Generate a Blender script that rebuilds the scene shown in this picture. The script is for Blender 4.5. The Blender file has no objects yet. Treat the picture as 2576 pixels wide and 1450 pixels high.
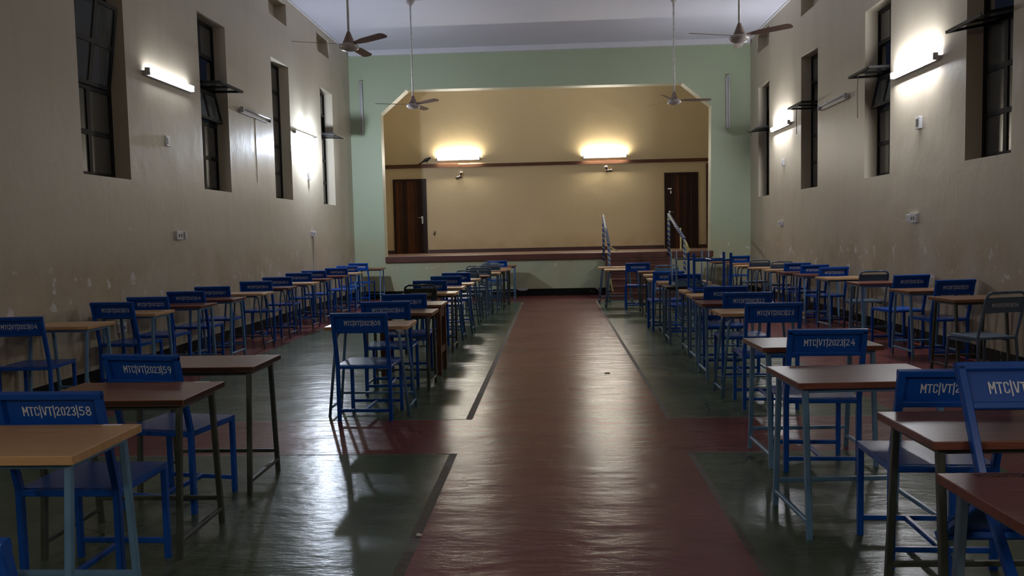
import bpy, bmesh, math, random
from mathutils import Vector, Matrix

# ------------------------------------------------------------------ camera, world, exposure
SC = bpy.context.scene
COL = SC.collection
PI = math.pi
R_ROWS = ((0.99844155, 0.05152035, -0.02145071),
          (0.01794551, 0.0675597, 0.99755383),
          (-0.05284353, 0.99638413, -0.06652986))
cam_data = bpy.data.cameras.new('camera')
cam_data.sensor_fit = 'HORIZONTAL'
cam_data.sensor_width = 36.0
cam_data.lens = 36.0 * 2050.0 / 2576.0
cam_data.clip_start = 0.05
cam_data.clip_end = 200
camera = bpy.data.objects.new('camera', cam_data)
COL.objects.link(camera)
r, u, d = (Vector(v) for v in R_ROWS)
camera.matrix_world = Matrix(((r.x, u.x, -d.x, 0.0), (r.y, u.y, -d.y, 0.0), (r.z, u.z, -d.z, 1.5), (0, 0, 0, 1)))
SC.camera = camera

world = bpy.data.worlds.new('night')
SC.world = world
world.use_nodes = True
world.node_tree.nodes['Background'].inputs[0].default_value = (0.004, 0.005, 0.009, 1)
world.node_tree.nodes['Background'].inputs[1].default_value = 1.0

SC.view_settings.view_transform = 'Standard'
SC.view_settings.look = 'None'
SC.view_settings.gamma = 1.0
SC.view_settings.use_curve_mapping = False
SC.view_settings.exposure = 0.25
SC.cycles.use_denoising = True
SC.cycles.max_bounces = 8
SC.cycles.diffuse_bounces = 5
SC.cycles.glossy_bounces = 4
SC.cycles.sample_clamp_indirect = 4.0
SC.cycles.caustics_reflective = False
SC.cycles.caustics_refractive = False

# lamp strengths (radiance) and colours
TUBE_STAGE = (330.0, (1.0, 0.93, 0.80))
TUBE_SIDE = (310.0, (0.93, 0.95, 1.0))
TUBE_DIM = (32.0, (0.90, 0.93, 1.0))
TUBE_REAR = (520.0, (1.0, 0.93, 0.80))
BULB = (1550.0, (0.74, 0.84, 1.0))

# hall dimensions (metres): X across, Y towards the stage, Z up
XL, XR = -4.82, 4.62
YF, YB, YS = -9.0, 19.5, 22.6
ZC = 5.9
ZS = 1.0
random.seed(7)

# ------------------------------------------------------------------ materials
def new_mat(name):
    m = bpy.data.materials.new(name)
    m.use_nodes = True
    nt = m.node_tree
    return m, nt, nt.nodes['Principled BSDF']

def N(nt, kind, **kw):
    n = nt.nodes.new(kind)
    for k, v in kw.items():
        setattr(n, k, v)
    return n

def setin(n, i, v):
    n.inputs[i].default_value = v

def noise(nt, coord, scale, detail=4.0, rough=0.55, stretch=None):
    if stretch:
        mp = N(nt, 'ShaderNodeMapping')
        setin(mp, 'Scale', stretch)
        nt.links.new(coord, mp.inputs['Vector'])
        coord = mp.outputs['Vector']
    n = N(nt, 'ShaderNodeTexNoise')
    setin(n, 'Scale', scale); setin(n, 'Detail', detail); setin(n, 'Roughness', rough)
    nt.links.new(coord, n.inputs['Vector'])
    return n.outputs['Fac']

def ramp(nt, fac, a, b, ca=(0, 0, 0, 1), cb=(1, 1, 1, 1)):
    rp = N(nt, 'ShaderNodeValToRGB')
    rp.color_ramp.elements[0].position = a; rp.color_ramp.elements[0].color = ca
    rp.color_ramp.elements[1].position = b; rp.color_ramp.elements[1].color = cb
    nt.links.new(fac, rp.inputs['Fac'])
    return rp.outputs['Color']

def mix(nt, fac, a, b, blend='MIX'):
    mx = N(nt, 'ShaderNodeMix', data_type='RGBA', blend_type=blend)
    for sock, val in ((mx.inputs[0], fac), (mx.inputs[6], a), (mx.inputs[7], b)):
        if isinstance(val, (int, float)):
            sock.default_value = val
        elif isinstance(val, tuple):
            sock.default_value = val if len(val) == 4 else (*val, 1)
        else:
            nt.links.new(val, sock)
    return mx.outputs[2]

def mth(nt, op, a, b=0.0, c=None):
    n = N(nt, 'ShaderNodeMath', operation=op)
    for i, v in enumerate((a, b) if c is None else (a, b, c)):
        if isinstance(v, (int, float)):
            n.inputs[i].default_value = v
        else:
            nt.links.new(v, n.inputs[i])
    return n.outputs[0]

def bump(nt, bsdf, height, strength, dist=0.02):
    b = N(nt, 'ShaderNodeBump')
    setin(b, 'Strength', strength); setin(b, 'Distance', dist)
    nt.links.new(height, b.inputs['Height'])
    nt.links.new(b.outputs['Normal'], bsdf.inputs['Normal'])

def objco(nt):
    return N(nt, 'ShaderNodeTexCoord').outputs['Object']

def sep(nt, co):
    s = N(nt, 'ShaderNodeSeparateXYZ')
    nt.links.new(co, s.inputs[0])
    return s.outputs

def band(nt, z, lo, hi, soft):
    a = N(nt, 'ShaderNodeMapRange', interpolation_type='SMOOTHSTEP'); nt.links.new(z, a.inputs[0]); setin(a, 1, lo - soft); setin(a, 2, lo)
    b = N(nt, 'ShaderNodeMapRange', interpolation_type='SMOOTHSTEP'); nt.links.new(z, b.inputs[0]); setin(b, 1, hi); setin(b, 2, hi + soft)
    return mth(nt, 'MULTIPLY', a.outputs[0], mth(nt, 'SUBTRACT', 1.0, b.outputs[0]))

def wall_mat(name, base, dirt, rough=0.45, chips=True, streaks=True, spec=0.5):
    m, nt, bs = new_mat(name)
    co = objco(nt); xyz = sep(nt, co)
    big = ramp(nt, noise(nt, co, 0.7, 5), 0.3, 0.75)
    col = mix(nt, mth(nt, 'MULTIPLY', big, 0.35), base, tuple(c * 0.78 for c in base))
    # rubbed, hand-soiled zone above the skirting and runs of dirt below it
    soil = mth(nt, 'MULTIPLY', band(nt, xyz[2], 0.1, 1.15, 0.5), ramp(nt, noise(nt, co, 1.6, 6, 0.65), 0.32, 0.72))
    col = mix(nt, mth(nt, 'MULTIPLY', soil, 0.75), col, dirt)
    if streaks:
        st = ramp(nt, noise(nt, co, 2.0, 7, 0.68, (1.6, 1.6, 0.22)), 0.50, 0.78)
        col = mix(nt, mth(nt, 'MULTIPLY', st, 0.28), col, dirt)
        runs = mth(nt, 'MULTIPLY', ramp(nt, noise(nt, co, 6.0, 3, 0.6, (1.6, 1.6, 0.10)), 0.54, 0.66), band(nt, xyz[2], 0.12, 0.7, 0.2))
        col = mix(nt, mth(nt, 'MULTIPLY', runs, 0.55), col, tuple(c * 0.55 for c in dirt))
    blot = ramp(nt, noise(nt, co, 1.9, 7, 0.7), 0.66, 0.74)
    col = mix(nt, mth(nt, 'MULTIPLY', blot, 0.28), col, dirt)
    if chips:
        # flaked white plaster where chair backs have knocked the paint
        v = ramp(nt, noise(nt, co, 6.0, 4, 0.6), 0.615, 0.645)
        gate = ramp(nt, noise(nt, co, 1.5, 2, 0.5), 0.44, 0.56)
        zb = band(nt, xyz[2], 0.78, 1.12, 0.25)
        f = mth(nt, 'MULTIPLY', mth(nt, 'MULTIPLY', v, gate), zb)
        col = mix(nt, f, col, (0.62, 0.58, 0.56))
        f2 = mth(nt, 'MULTIPLY', ramp(nt, noise(nt, co, 10.0, 2, 0.5), 0.735, 0.75), band(nt, xyz[2], 0.9, 1.7, 0.3))
        col = mix(nt, mth(nt, 'MULTIPLY', f2, 0.8), col, (0.62, 0.58, 0.56))
    nt.links.new(col, bs.inputs['Base Color'])
    bs.inputs['Roughness'].default_value = rough
    bs.inputs['Specular IOR Level'].default_value = spec
    h = mth(nt, 'ADD', noise(nt, co, 2.2, 6, 0.6), mth(nt, 'MULTIPLY', noise(nt, co, 5.0, 5, 0.6, (1.0, 1.0, 0.45)), 0.3))
    bump(nt, bs, h, 0.30, 0.025)
    return m

M = {}
M['cream_wall'] = wall_mat('cream wall paint', (0.505, 0.448, 0.350), (0.33, 0.255, 0.155), 0.42, spec=0.24)
M['green_wall'] = wall_mat('pale green wall paint', (0.385, 0.455, 0.31), (0.42, 0.36, 0.21), 0.5, streaks=False)
M['stage_wall'] = wall_mat('stage cream paint', (0.62, 0.480, 0.270), (0.42, 0.29, 0.13), 0.5, chips=False, streaks=False)
M['jamb'] = wall_mat('stage jamb paint', (0.50, 0.50, 0.38), (0.30, 0.28, 0.17), 0.5, chips=False, streaks=False)

def simple(name, base, rough=0.5, metal=0.0, var=0.25, scale=6.0, dark=None, bumpy=0.0, spec=0.5):
    m, nt, bs = new_mat(name)
    co = objco(nt)
    f = ramp(nt, noise(nt, co, scale, 5, 0.6), 0.35, 0.75)
    nt.links.new(mix(nt, mth(nt, 'MULTIPLY', f, var), base, dark or tuple(c * 0.5 for c in base)), bs.inputs['Base Color'])
    bs.inputs['Roughness'].default_value = rough
    bs.inputs['Metallic'].default_value = metal
    bs.inputs['Specular IOR Level'].default_value = spec
    if bumpy:
        bump(nt, bs, noise(nt, co, scale * 3, 4), bumpy, 0.01)
    return m

M['ceiling'] = simple('ceiling board', (0.585, 0.592, 0.68), 0.7, var=0.12, scale=0.6)
M['cornice'] = simple('cornice paint', (0.66, 0.66, 0.70), 0.6, var=0.1)

def floor_mat(name, base, alt, worn):
    m, nt, bs = new_mat(name)
    co = objco(nt)
    a = ramp(nt, noise(nt, co, 0.9, 6, 0.62), 0.32, 0.72)
    col = mix(nt, a, base, alt)
    w = ramp(nt, noise(nt, co, 2.3, 7, 0.7), 0.50, 0.70)
    col = mix(nt, mth(nt, 'MULTIPLY', w, 0.45), col, worn)
    vo = N(nt, 'ShaderNodeTexVoronoi', feature='DISTANCE_TO_EDGE')
    setin(vo, 'Scale', 1.1)
    ad = N(nt, 'ShaderNodeMixRGB'); setin(ad, 0, 0.28)
    nz = N(nt, 'ShaderNodeTexNoise'); setin(nz, 'Scale', 3.5); setin(nz, 'Detail', 5.0)
    nt.links.new(co, nz.inputs['Vector']); nt.links.new(co, ad.inputs[1]); nt.links.new(nz.outputs['Color'], ad.inputs[2])
    nt.links.new(ad.outputs[0], vo.inputs['Vector'])
    crack = mth(nt, 'MULTIPLY', mth(nt, 'LESS_THAN', vo.outputs['Distance'], 0.0045), ramp(nt, noise(nt, co, 0.8, 2), 0.5, 0.58))
    col = mix(nt, mth(nt, 'MULTIPLY', crack, 0.75), col, (0.02, 0.018, 0.014))
    nt.links.new(col, bs.inputs['Base Color'])
    rr = N(nt, 'ShaderNodeMapRange'); setin(rr, 3, 0.17); setin(rr, 4, 0.30)
    nt.links.new(noise(nt, co, 1.7, 5, 0.6), rr.inputs[0])
    nt.links.new(rr.outputs[0], bs.inputs['Roughness'])
    bs.inputs['Specular IOR Level'].default_value = 0.13
    h = mth(nt, 'ADD', mth(nt, 'MULTIPLY', noise(nt, co, 2.2, 3, 0.5, (0.7, 1.4, 1)), 1.0), mth(nt, 'MULTIPLY', noise(nt, co, 7.0, 5, 0.66, (0.45, 1.3, 1)), 0.50))
    bump(nt, bs, h, 0.36, 0.03)
    return m

M['floor_red'] = floor_mat('red cement floor', (0.200, 0.054, 0.050), (0.145, 0.043, 0.041), (0.19, 0.09, 0.075))
M['floor_green'] = floor_mat('green cement floor', (0.088, 0.120, 0.074), (0.064, 0.088, 0.055), (0.165, 0.160, 0.120))
M['grout'] = simple('chipped joint strip', (0.085, 0.066, 0.052), 0.6, var=0.8, scale=14, dark=(0.02, 0.015, 0.012), bumpy=0.6)

def skirt_mat():
    m, nt, bs = new_mat('black skirting paint')
    co = objco(nt)
    c1 = ramp(nt, noise(nt, co, 9.0, 4, 0.6), 0.625, 0.645)
    g = ramp(nt, noise(nt, co, 1.2, 2), 0.45, 0.6)
    nt.links.new(mix(nt, mth(nt, 'MULTIPLY', c1, g), (0.004, 0.004, 0.004), (0.45, 0.42, 0.38)), bs.inputs['Base Color'])
    bs.inputs['Specular IOR Level'].default_value = 0.15
    bs.inputs['Roughness'].default_value = 0.5
    return m
M['skirt'] = skirt_mat()
M['stage_red'] = simple('stage red oxide cement', (0.100, 0.034, 0.024), 0.42, var=0.5, scale=4, dark=(0.05, 0.02, 0.016), bumpy=0.2)
M['stage_top'] = simple('stage floor cement', (0.20, 0.115, 0.075), 0.5, var=0.4, scale=2)
M['stage_skirt'] = simple('stage skirting', (0.060, 0.022, 0.016), 0.45, var=0.4)

def wood_mat(name, base, dark, rough=0.35, scale=1.0, axis='X', spec=0.13):
    m, nt, bs = new_mat(name)
    co = objco(nt)
    st = {'X': (1.2, 14, 14), 'Z': (16, 16, 0.9), 'Y': (14, 1.2, 14)}[axis]
    f = ramp(nt, noise(nt, co, 2.2 * scale, 6, 0.62, st), 0.28, 0.72)
    col = mix(nt, f, dark, base)
    f2 = ramp(nt, noise(nt, co, 1.7, 3, 0.5), 0.35, 0.7)
    col = mix(nt, mth(nt, 'MULTIPLY', f2, 0.35), col, dark)
    nt.links.new(col, bs.inputs['Base Color'])
    bs.inputs['Roughness'].default_value = rough
    bs.inputs['Specular IOR Level'].default_value = spec
    bump(nt, bs, noise(nt, co, 2.2, 5, 0.6, st), 0.15, 0.006)
    return m

M['tan'] = wood_mat('tan varnished board', (0.60, 0.375, 0.195), (0.44, 0.26, 0.13))
M['brown'] = wood_mat('brown varnished board', (0.275, 0.128, 0.066), (0.165, 0.074, 0.040))
M['red'] = wood_mat('red brown varnished board', (0.210, 0.080, 0.055), (0.115, 0.042, 0.030), 0.3)
M['dark'] = wood_mat('dark stained board', (0.055, 0.034, 0.026), (0.026, 0.017, 0.014), 0.4)
M['board_edge'] = wood_mat('dark board edge', (0.06, 0.028, 0.018), (0.03, 0.015, 0.010), 0.5)
M['old_wood'] = wood_mat('old brown timber', (0.145, 0.068, 0.036), (0.07, 0.032, 0.018), 0.5, axis='Z')
M['rail_wood'] = wood_mat('wall rail timber', (0.145, 0.066, 0.036), (0.075, 0.034, 0.02), 0.45)
M['plank_a'] = wood_mat('door plank reddish', (0.140, 0.050, 0.022), (0.060, 0.022, 0.012), 0.4, axis='Z')
M['plank_b'] = wood_mat('door plank mid brown', (0.085, 0.036, 0.020), (0.035, 0.016, 0.011), 0.4, axis='Z')
M['plank_c'] = wood_mat('door plank dark', (0.045, 0.022, 0.017), (0.022, 0.012, 0.010), 0.4, axis='Z')

M['blue'] = simple('gloss blue enamel', (0.007, 0.070, 0.365), 0.27, var=0.3, scale=9, dark=(0.005, 0.045, 0.23), spec=0.2)
M['light_blue'] = simple('pale blue enamel', (0.115, 0.235, 0.390), 0.34, var=0.35, scale=12, dark=(0.06, 0.12, 0.19))
M['grey_blue'] = simple('grey blue enamel', (0.078, 0.130, 0.200), 0.36, var=0.4, scale=10, dark=(0.035, 0.055, 0.075))
M['olive'] = simple('dark olive enamel', (0.042, 0.050, 0.040), 0.4, var=0.5, scale=12, dark=(0.018, 0.020, 0.016))
M['white_paint'] = simple('stencil paint', (0.78, 0.80, 0.84), 0.55, var=0.5, scale=60, dark=(0.36, 0.42, 0.52))
M['black_paint'] = simple('dark stencil paint', (0.02, 0.012, 0.01), 0.6)
M['paper'] = simple('white paper', (0.72, 0.72, 0.74), 0.6, var=0.1)  # also colours the painted sheen on one tan tabletop
M['window_steel'] = simple('black window steel', (0.006, 0.006, 0.007), 0.5, spec=0.15)
M['pane'] = simple('dusty night pane', (0.062, 0.057, 0.050), 0.24, var=0.5, scale=3, dark=(0.030, 0.028, 0.026))
m_, nt_, bs_ = new_mat('clear open pane')
bs_.inputs['Base Color'].default_value = (0.72, 0.74, 0.74, 1)
bs_.inputs['Roughness'].default_value = 0.08
bs_.inputs['IOR'].default_value = 1.12
bs_.inputs['Transmission Weight'].default_value = 0.9
M['pane_thin'] = m_
M['fan_brown'] = simple('fan blade brown paint', (0.27, 0.19, 0.155), 0.3, var=0.4, scale=8)
M['fan_white'] = simple('fan enamel', (0.50, 0.46, 0.44), 0.22, var=0.35, scale=14, dark=(0.24, 0.20, 0.18))
M['fan_rod'] = simple('flaking white rod', (0.78, 0.76, 0.75), 0.45, var=0.5, scale=22, dark=(0.12, 0.11, 0.11))
M['batten'] = simple('lamp batten grey', (0.42, 0.41, 0.40), 0.45, var=0.25)
M['tube_off'] = simple('unlit glass tube', (0.62, 0.62, 0.64), 0.15, var=0.15)
M['plastic'] = simple('switch plastic', (0.58, 0.58, 0.60), 0.35, var=0.15)
M['dark_plastic'] = simple('dark socket slot', (0.05, 0.05, 0.055), 0.5)
M['chrome'] = simple('dull chrome', (0.62, 0.60, 0.57), 0.25, metal=1.0, var=0.2)
M['fitting'] = simple('bronze spot fitting', (0.12, 0.10, 0.085), 0.3, metal=0.4)
M['feather'] = simple('black feathers', (0.012, 0.012, 0.018), 0.4, var=0.3)
M['cord'] = simple('brown cord', (0.10, 0.07, 0.05), 0.8)
M['plaster'] = simple('bare plaster', (0.45, 0.43, 0.44), 0.8, var=0.3)

def tape_mat():
    m, nt, bs = new_mat('blue and yellow wrapped tape')
    co = objco(nt); xyz = sep(nt, co)
    t = mth(nt, 'ADD', mth(nt, 'MULTIPLY', xyz[2], 9.0), mth(nt, 'ADD', mth(nt, 'MULTIPLY', xyz[0], 9.0), mth(nt, 'MULTIPLY', xyz[1], 4.0)))
    t = mth(nt, 'ADD', t, mth(nt, 'MULTIPLY', noise(nt, co, 2.0, 2), 1.6))
    f = mth(nt, 'LESS_THAN', mth(nt, 'FRACT', t), 0.34)
    nt.links.new(mix(nt, f, (0.016, 0.045, 0.200), (0.36, 0.33, 0.13)), bs.inputs['Base Color'])
    bs.inputs['Roughness'].default_value = 0.6
    return m
M['tape'] = tape_mat()
M['tape_yellow'] = simple('yellow tape', (0.55, 0.50, 0.20), 0.4, var=0.4)

def lamp_mat(name, spec):
    m, nt, bs = new_mat(name)
    nt.nodes.remove(bs)
    e = N(nt, 'ShaderNodeEmission')
    setin(e, 'Strength', spec[0]); setin(e, 'Color', (*spec[1], 1))
    nt.links.new(e.outputs[0], nt.nodes['Material Output'].inputs['Surface'])
    return m
M['tube_stage'] = lamp_mat('lit tube warm', TUBE_STAGE)
M['tube_side'] = lamp_mat('lit tube white', TUBE_SIDE)
M['tube_dim'] = lamp_mat('lit tube dim', TUBE_DIM)
M['tube_rear'] = lamp_mat('lit tube rear', TUBE_REAR)
M['bulb'] = lamp_mat('lit bulb', BULB)

# ------------------------------------------------------------------ mesh builder
class MB:
    def __init__(self):
        self.bm = bmesh.new(); self.mi = 0
    def face(self, pts):
        f = self.bm.faces.new([self.bm.verts.new(p) for p in pts]); f.material_index = self.mi
        return f
    def box(self, x0, x1, y0, y1, z0, z1):
        v = [self.bm.verts.new((x, y, z)) for x in (x0, x1) for y in (y0, y1) for z in (z0, z1)]
        for q in ((0, 1, 3, 2), (4, 6, 7, 5), (0, 4, 5, 1), (2, 3, 7, 6), (0, 2, 6, 4), (1, 5, 7, 3)):
            f = self.bm.faces.new([v[i] for i in q]); f.material_index = self.mi
    def sweep(self, pts, prof, ref=(1, 0, 0), cap=True, radii=None, smooth=False):
        """sweep a closed 2D profile (a along ref side, b along the other normal) along pts with mitred joints"""
        pts = [Vector(p) for p in pts]; ref = Vector(ref); rings = []
        n = len(pts)
        for i, p in enumerate(pts):
            t0 = (p - pts[i - 1]).normalized() if i else None
            t1 = (pts[i + 1] - p).normalized() if i < n - 1 else None
            t = ((t0 or t1) + (t1 or t0)).normalized()
            a = (ref - t * ref.dot(t)).normalized()
            b = t.cross(a)
            k = 1.0
            if t0 and t1:
                k = 1.0 / max(0.35, t.dot(t1))
            # mitre: widen across the bend
            bend = (t1 - t0) if (t0 and t1) else None
            if bend and bend.length > 1e-5:
                bn = bend.normalized()
            else:
                bn = None
            s = radii[i] if radii else 1.0
            ring = []
            for (pa, pb) in prof:
                o = a * (pa * s) + b * (pb * s)
                if bn:
                    o += bn * (o.dot(bn) * (k - 1.0))
                ring.append(self.bm.verts.new(p + o))
            rings.append(ring)
        m = len(prof)
        for i in range(n - 1):
            for j in range(m):
                f = self.bm.faces.new((rings[i][j], rings[i][(j + 1) % m], rings[i + 1][(j + 1) % m], rings[i + 1][j]))
                f.material_index = self.mi; f.smooth = smooth
        if cap:
            f = self.bm.faces.new(rings[0][::-1]); f.material_index = self.mi
            f = self.bm.faces.new(rings[-1]); f.material_index = self.mi
    def bar(self, pts, w, h=None, ref=(1, 0, 0)):
        h = h or w; c = min(w, h) * 0.14
        a, b = w / 2, h / 2
        self.sweep(pts, [(-a + c, -b), (a - c, -b), (a, -b + c), (a, b - c), (a - c, b), (-a + c, b), (-a, b - c), (-a, -b + c)], ref)
    def tube(self, pts, r, n=10, ref=(0.31, 0.17, 0.93), radii=None):
        self.sweep(pts, [(r * math.cos(2 * PI * k / n), r * math.sin(2 * PI * k / n)) for k in range(n)], ref, radii=radii, smooth=True)
    def lathe(self, prof, c=(0, 0, 0), n=24):
        rings = []
        for (rr, z) in prof:
            if rr < 1e-6:
                rings.append([self.bm.verts.new((c[0], c[1], c[2] + z))])
            else:
                rings.append([self.bm.verts.new((c[0] + rr * math.cos(2 * PI * k / n), c[1] + rr * math.sin(2 * PI * k / n), c[2] + z)) for k in range(n)])
        for a, b in zip(rings, rings[1:]):
            for k in range(n):
                q = [a[k % len(a)], a[(k + 1) % len(a)], b[(k + 1) % len(b)], b[k % len(b)]]
                q = list(dict.fromkeys(q))
                if len(q) > 2:
                    f = self.bm.faces.new(q); f.smooth = True; f.material_index = self.mi
    def prism(self, poly, y0, y1):
        """polygon in XZ extruded along Y"""
        f0 = [self.bm.verts.new((x, y0, z)) for x, z in poly]; f1 = [self.bm.verts.new((x, y1, z)) for x, z in poly]
        self.bm.faces.new(f0).material_index = self.mi; self.bm.faces.new(f1[::-1]).material_index = self.mi
        for i in range(len(poly)):
            j = (i + 1) % len(poly)
            self.bm.faces.new((f0[j], f0[i], f1[i], f1[j])).material_index = self.mi
    def mesh(self, name, mats, bevel=0.0, fix=True):
        if fix:
            bmesh.ops.recalc_face_normals(self.bm, faces=self.bm.faces)
        if bevel:
            bmesh.ops.bevel(self.bm, geom=[e for e in self.bm.edges if e.is_manifold and e.calc_face_angle(0) > 0.6], offset=bevel, segments=2, affect='EDGES', profile=0.5)
        me = bpy.data.meshes.new(name)
        self.bm.to_mesh(me); self.bm.free()
        for m in (mats if isinstance(mats, (list, tuple)) else [mats]):
            me.materials.append(m)
        return me

CACHE = {}
def shared(key, name, mats, build, bevel=0.0):
    k = (key, mats.name if not isinstance(mats, (list, tuple)) else tuple(m.name for m in mats))
    if k not in CACHE:
        b = MB(); build(b); CACHE[k] = b.mesh(name, mats, bevel)
    return CACHE[k]

def obj(name, me, parent=None, label=None):
    o = bpy.data.objects.new(name, me); COL.objects.link(o)
    if parent:
        o.parent = parent
    if label:
        o['label'] = label
    return o

def one(name, mats, build, parent=None, label=None, bevel=0.0):
    b = MB(); build(b)
    return obj(name, b.mesh(name, mats, bevel), parent, label)

def tag(o, label, cat, group=None, kind=None):
    o['label'] = label; o['category'] = cat
    if group: o['group'] = group
    if kind: o['kind'] = kind
    return o

def root(name, label, cat, loc, yaw=0.0, group=None, kind=None, rot=None):
    o = bpy.data.objects.new(name, None); COL.objects.link(o)
    o.empty_display_size = 0.1
    o.location = loc; o.rotation_euler = rot or (0, 0, yaw)
    return tag(o, label, cat, group, kind)

# ------------------------------------------------------------------ room shell
def grid_wall(b, x0, out, y0, y1, z0, z1, holes, depth):
    ys = sorted({y0, y1, *[h[0] for h in holes], *[h[1] for h in holes]})
    zs = sorted({z0, z1, *[h[2] for h in holes], *[h[3] for h in holes]})
    inside = lambda y, z, hs: any(h[0] < y < h[1] and h[2] < z < h[3] for h in hs)
    open_holes = [h for h in holes if not h[4]]
    for a, c in zip(ys, ys[1:]):
        for e, g in zip(zs, zs[1:]):
            my, mz = (a + c) / 2, (e + g) / 2
            if not inside(my, mz, holes):
                b.face([(x0, a, e), (x0, c, e), (x0, c, g), (x0, a, g)])
            if not inside(my, mz, open_holes):
                b.face([(x0 + out, a, e), (x0 + out, c, e), (x0 + out, c, g), (x0 + out, a, g)])
    for h in holes:
        a, c, e, g, closed = h
        x1 = x0 + out if not closed else x0 + (depth if out > 0 else -depth)
        for q in (((a, e), (c, e)), ((c, e), (c, g)), ((c, g), (a, g)), ((a, g), (a, e))):
            (ya, za), (yb, zb) = q
            b.face([(x0, ya, za), (x0, yb, zb), (x1, yb, zb), (x1, ya, za)])
        if closed:
            b.face([(x1, a, e), (x1, c, e), (x1, c, g), (x1, a, g)])

WIN_L = [(8.20, 9.15), (11.12, 12.07), (14.03, 14.96), (16.98, 17.92)]
WIN_R = [(8.55, 9.48), (11.54, 12.46), (14.62, 15.58), (17.83, 18.76)]
ZW0, ZW1 = 2.21, 4.64
holes_l = [(a, c, ZW0, ZW1, False) for a, c in WIN_L] + [(14.03, 14.96, 5.37, 5.76, True), (16.87, 17.80, 5.37, 5.76, True)]
holes_r = [(a, c, ZW0, ZW1, False) for a, c in WIN_R] + [(14.63, 15.6, 5.38, 5.78, True), (17.83, 18.84, 5.40, 5.80, True)]
b = MB(); grid_wall(b, XL, -0.30, YF, YS, 0, ZC, holes_l, 0.22)
tag(obj('wall_left', b.mesh('wall_left', M['cream_wall'], fix=False)), 'long cream wall on the left with four tall windows', 'wall', kind='structure')
b = MB(); grid_wall(b, XR, 0.30, YF, YS, 0, ZC, holes_r, 0.22)
tag(obj('wall_right', b.mesh('wall_right', M['cream_wall'], fix=False)), 'long cream wall on the right with four tall windows', 'wall', kind='structure')
tag(one('wall_front', M['cream_wall'], lambda b: b.box(XL - 0.3, XR + 0.3, YF - 0.2, YF, 0, ZC)), 'cream end wall behind the viewer', 'wall', kind='structure')
tag(one('wall_stage', M['stage_wall'], lambda b: b.box(XL, XR, YS, YS + 0.2, 0, ZC)), 'warm cream wall at the back of the stage', 'wall', kind='structure')

def proscenium(b):
    o = [(-4.08, ZS), (-4.09, 4.42), (-3.45, 4.97), (3.06, 4.93), (3.72, 4.39), (3.68, ZS)]
    y0, y1 = YB, YB + 0.33
    def both(poly):
        b.mi = 0
        b.face([(x, y0, z) for x, z in poly]); b.face([(x, y1, z) for x, z in poly])
    both([(XL, ZS), o[0], o[1], (XL, o[1][1])])
    both([(XL, o[1][1]), o[1], o[2], (XL, ZC)])
    both([(XL, ZC), o[2], o[3], (XR, ZC)])
    both([(XR, ZC), o[3], o[4], (XR, o[4][1])])
    both([(XR, o[4][1]), o[4], o[5], (XR, ZS)])
    both([(XL, 0), (XR, 0), (XR, ZS), (XL, ZS)])
    b.mi = 1
    for p, q in zip(o, o[1:]):
        b.face([(p[0], y0, p[1]), (q[0], y0, q[1]), (q[0], y1, q[1]), (p[0], y1, p[1])])
tag(one('wall_back', [M['green_wall'], M['jamb']], proscenium), 'pale green stage wall with the wide cut-cornered opening', 'wall', kind='structure')

def floor_b(b):
    xs = [XL, -3.85, -0.745, -0.69, 0.872, 0.912, 2.72, XR]
    ys = [YF, 5.46, 5.48, 6.50, 6.52, 17.75, YB]
    for i in range(len(xs) - 1):
        for j in range(len(ys) - 1):
            left, right = i == 1, i == 5
            panel = j in (0, 4)
            strip = i in (2, 4)
            s = 0
            if panel and (left or right): s = 1
            if panel and strip: s = 2
            if j in (1, 3) and (left or right or strip): s = 2
            b.mi = s
            b.face([(xs[i], ys[j], 0), (xs[i + 1], ys[j], 0), (xs[i + 1], ys[j + 1], 0), (xs[i], ys[j + 1], 0)])
    b.mi = 0
    b.box(XL, XR, YF, YB, -0.12, -0.002)
tag(one('floor', [M['floor_red'], M['floor_green'], M['grout']], floor_b), 'polished red and green cement floor of the hall', 'floor', kind='structure')
tag(one('ceiling', M['ceiling'], lambda b: b.box(XL - 0.3, XR + 0.3, YF - 0.2, YS + 0.2, ZC, ZC + 0.15)), 'flat white ceiling', 'ceiling', kind='structure')
tag(one('trim_1', M['cornice'], lambda b: b.box(XL + 0.02, XR - 0.02, YB - 0.10, YB, ZC - 0.12, ZC)), 'white cornice above the green stage wall', 'cornice', kind='structure')
tag(one('trim_2', M['cornice'], lambda b: b.box(XL, XL + 0.03, YF, YB, ZC - 0.03, ZC)), 'thin white ceiling bead along the left wall', 'cornice', kind='structure')
tag(one('trim_3', M['cornice'], lambda b: b.box(XR - 0.03, XR, YF, YB, ZC - 0.03, ZC)), 'thin white ceiling bead along the right wall', 'cornice', kind='structure')
tag(one('baseboard_left', M['skirt'], lambda b: b.box(XL, XL + 0.012, YF, YB, 0, 0.17)), 'chipped black skirting along the left wall', 'skirting', kind='structure')
tag(one('baseboard_right', M['skirt'], lambda b: b.box(XR - 0.012, XR, YF, YB, 0, 0.17)), 'chipped black skirting along the right wall', 'skirting', kind='structure')
bb = tag(one('baseboard_back', M['skirt'], lambda b: (b.box(XL + 0.012, 1.2, YB - 0.012, YB, 0, 0.17), b.box(2.72, XR - 0.012, YB - 0.012, YB, 0, 0.17))), 'chipped black skirting under the stage front', 'skirting', kind='structure')
def patch(b):
    b.prism([(-0.78 + 0.13 * math.cos(2 * PI * k / 24) * (1 + 0.05 * math.sin(5 * k)), 0.165 + 0.036 * math.sin(2 * PI * k / 24)) for k in range(24)], YB - 0.016, YB - 0.011)
one('plaster_patch', M['plaster'], patch, bb, 'white plaster patch')

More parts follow.
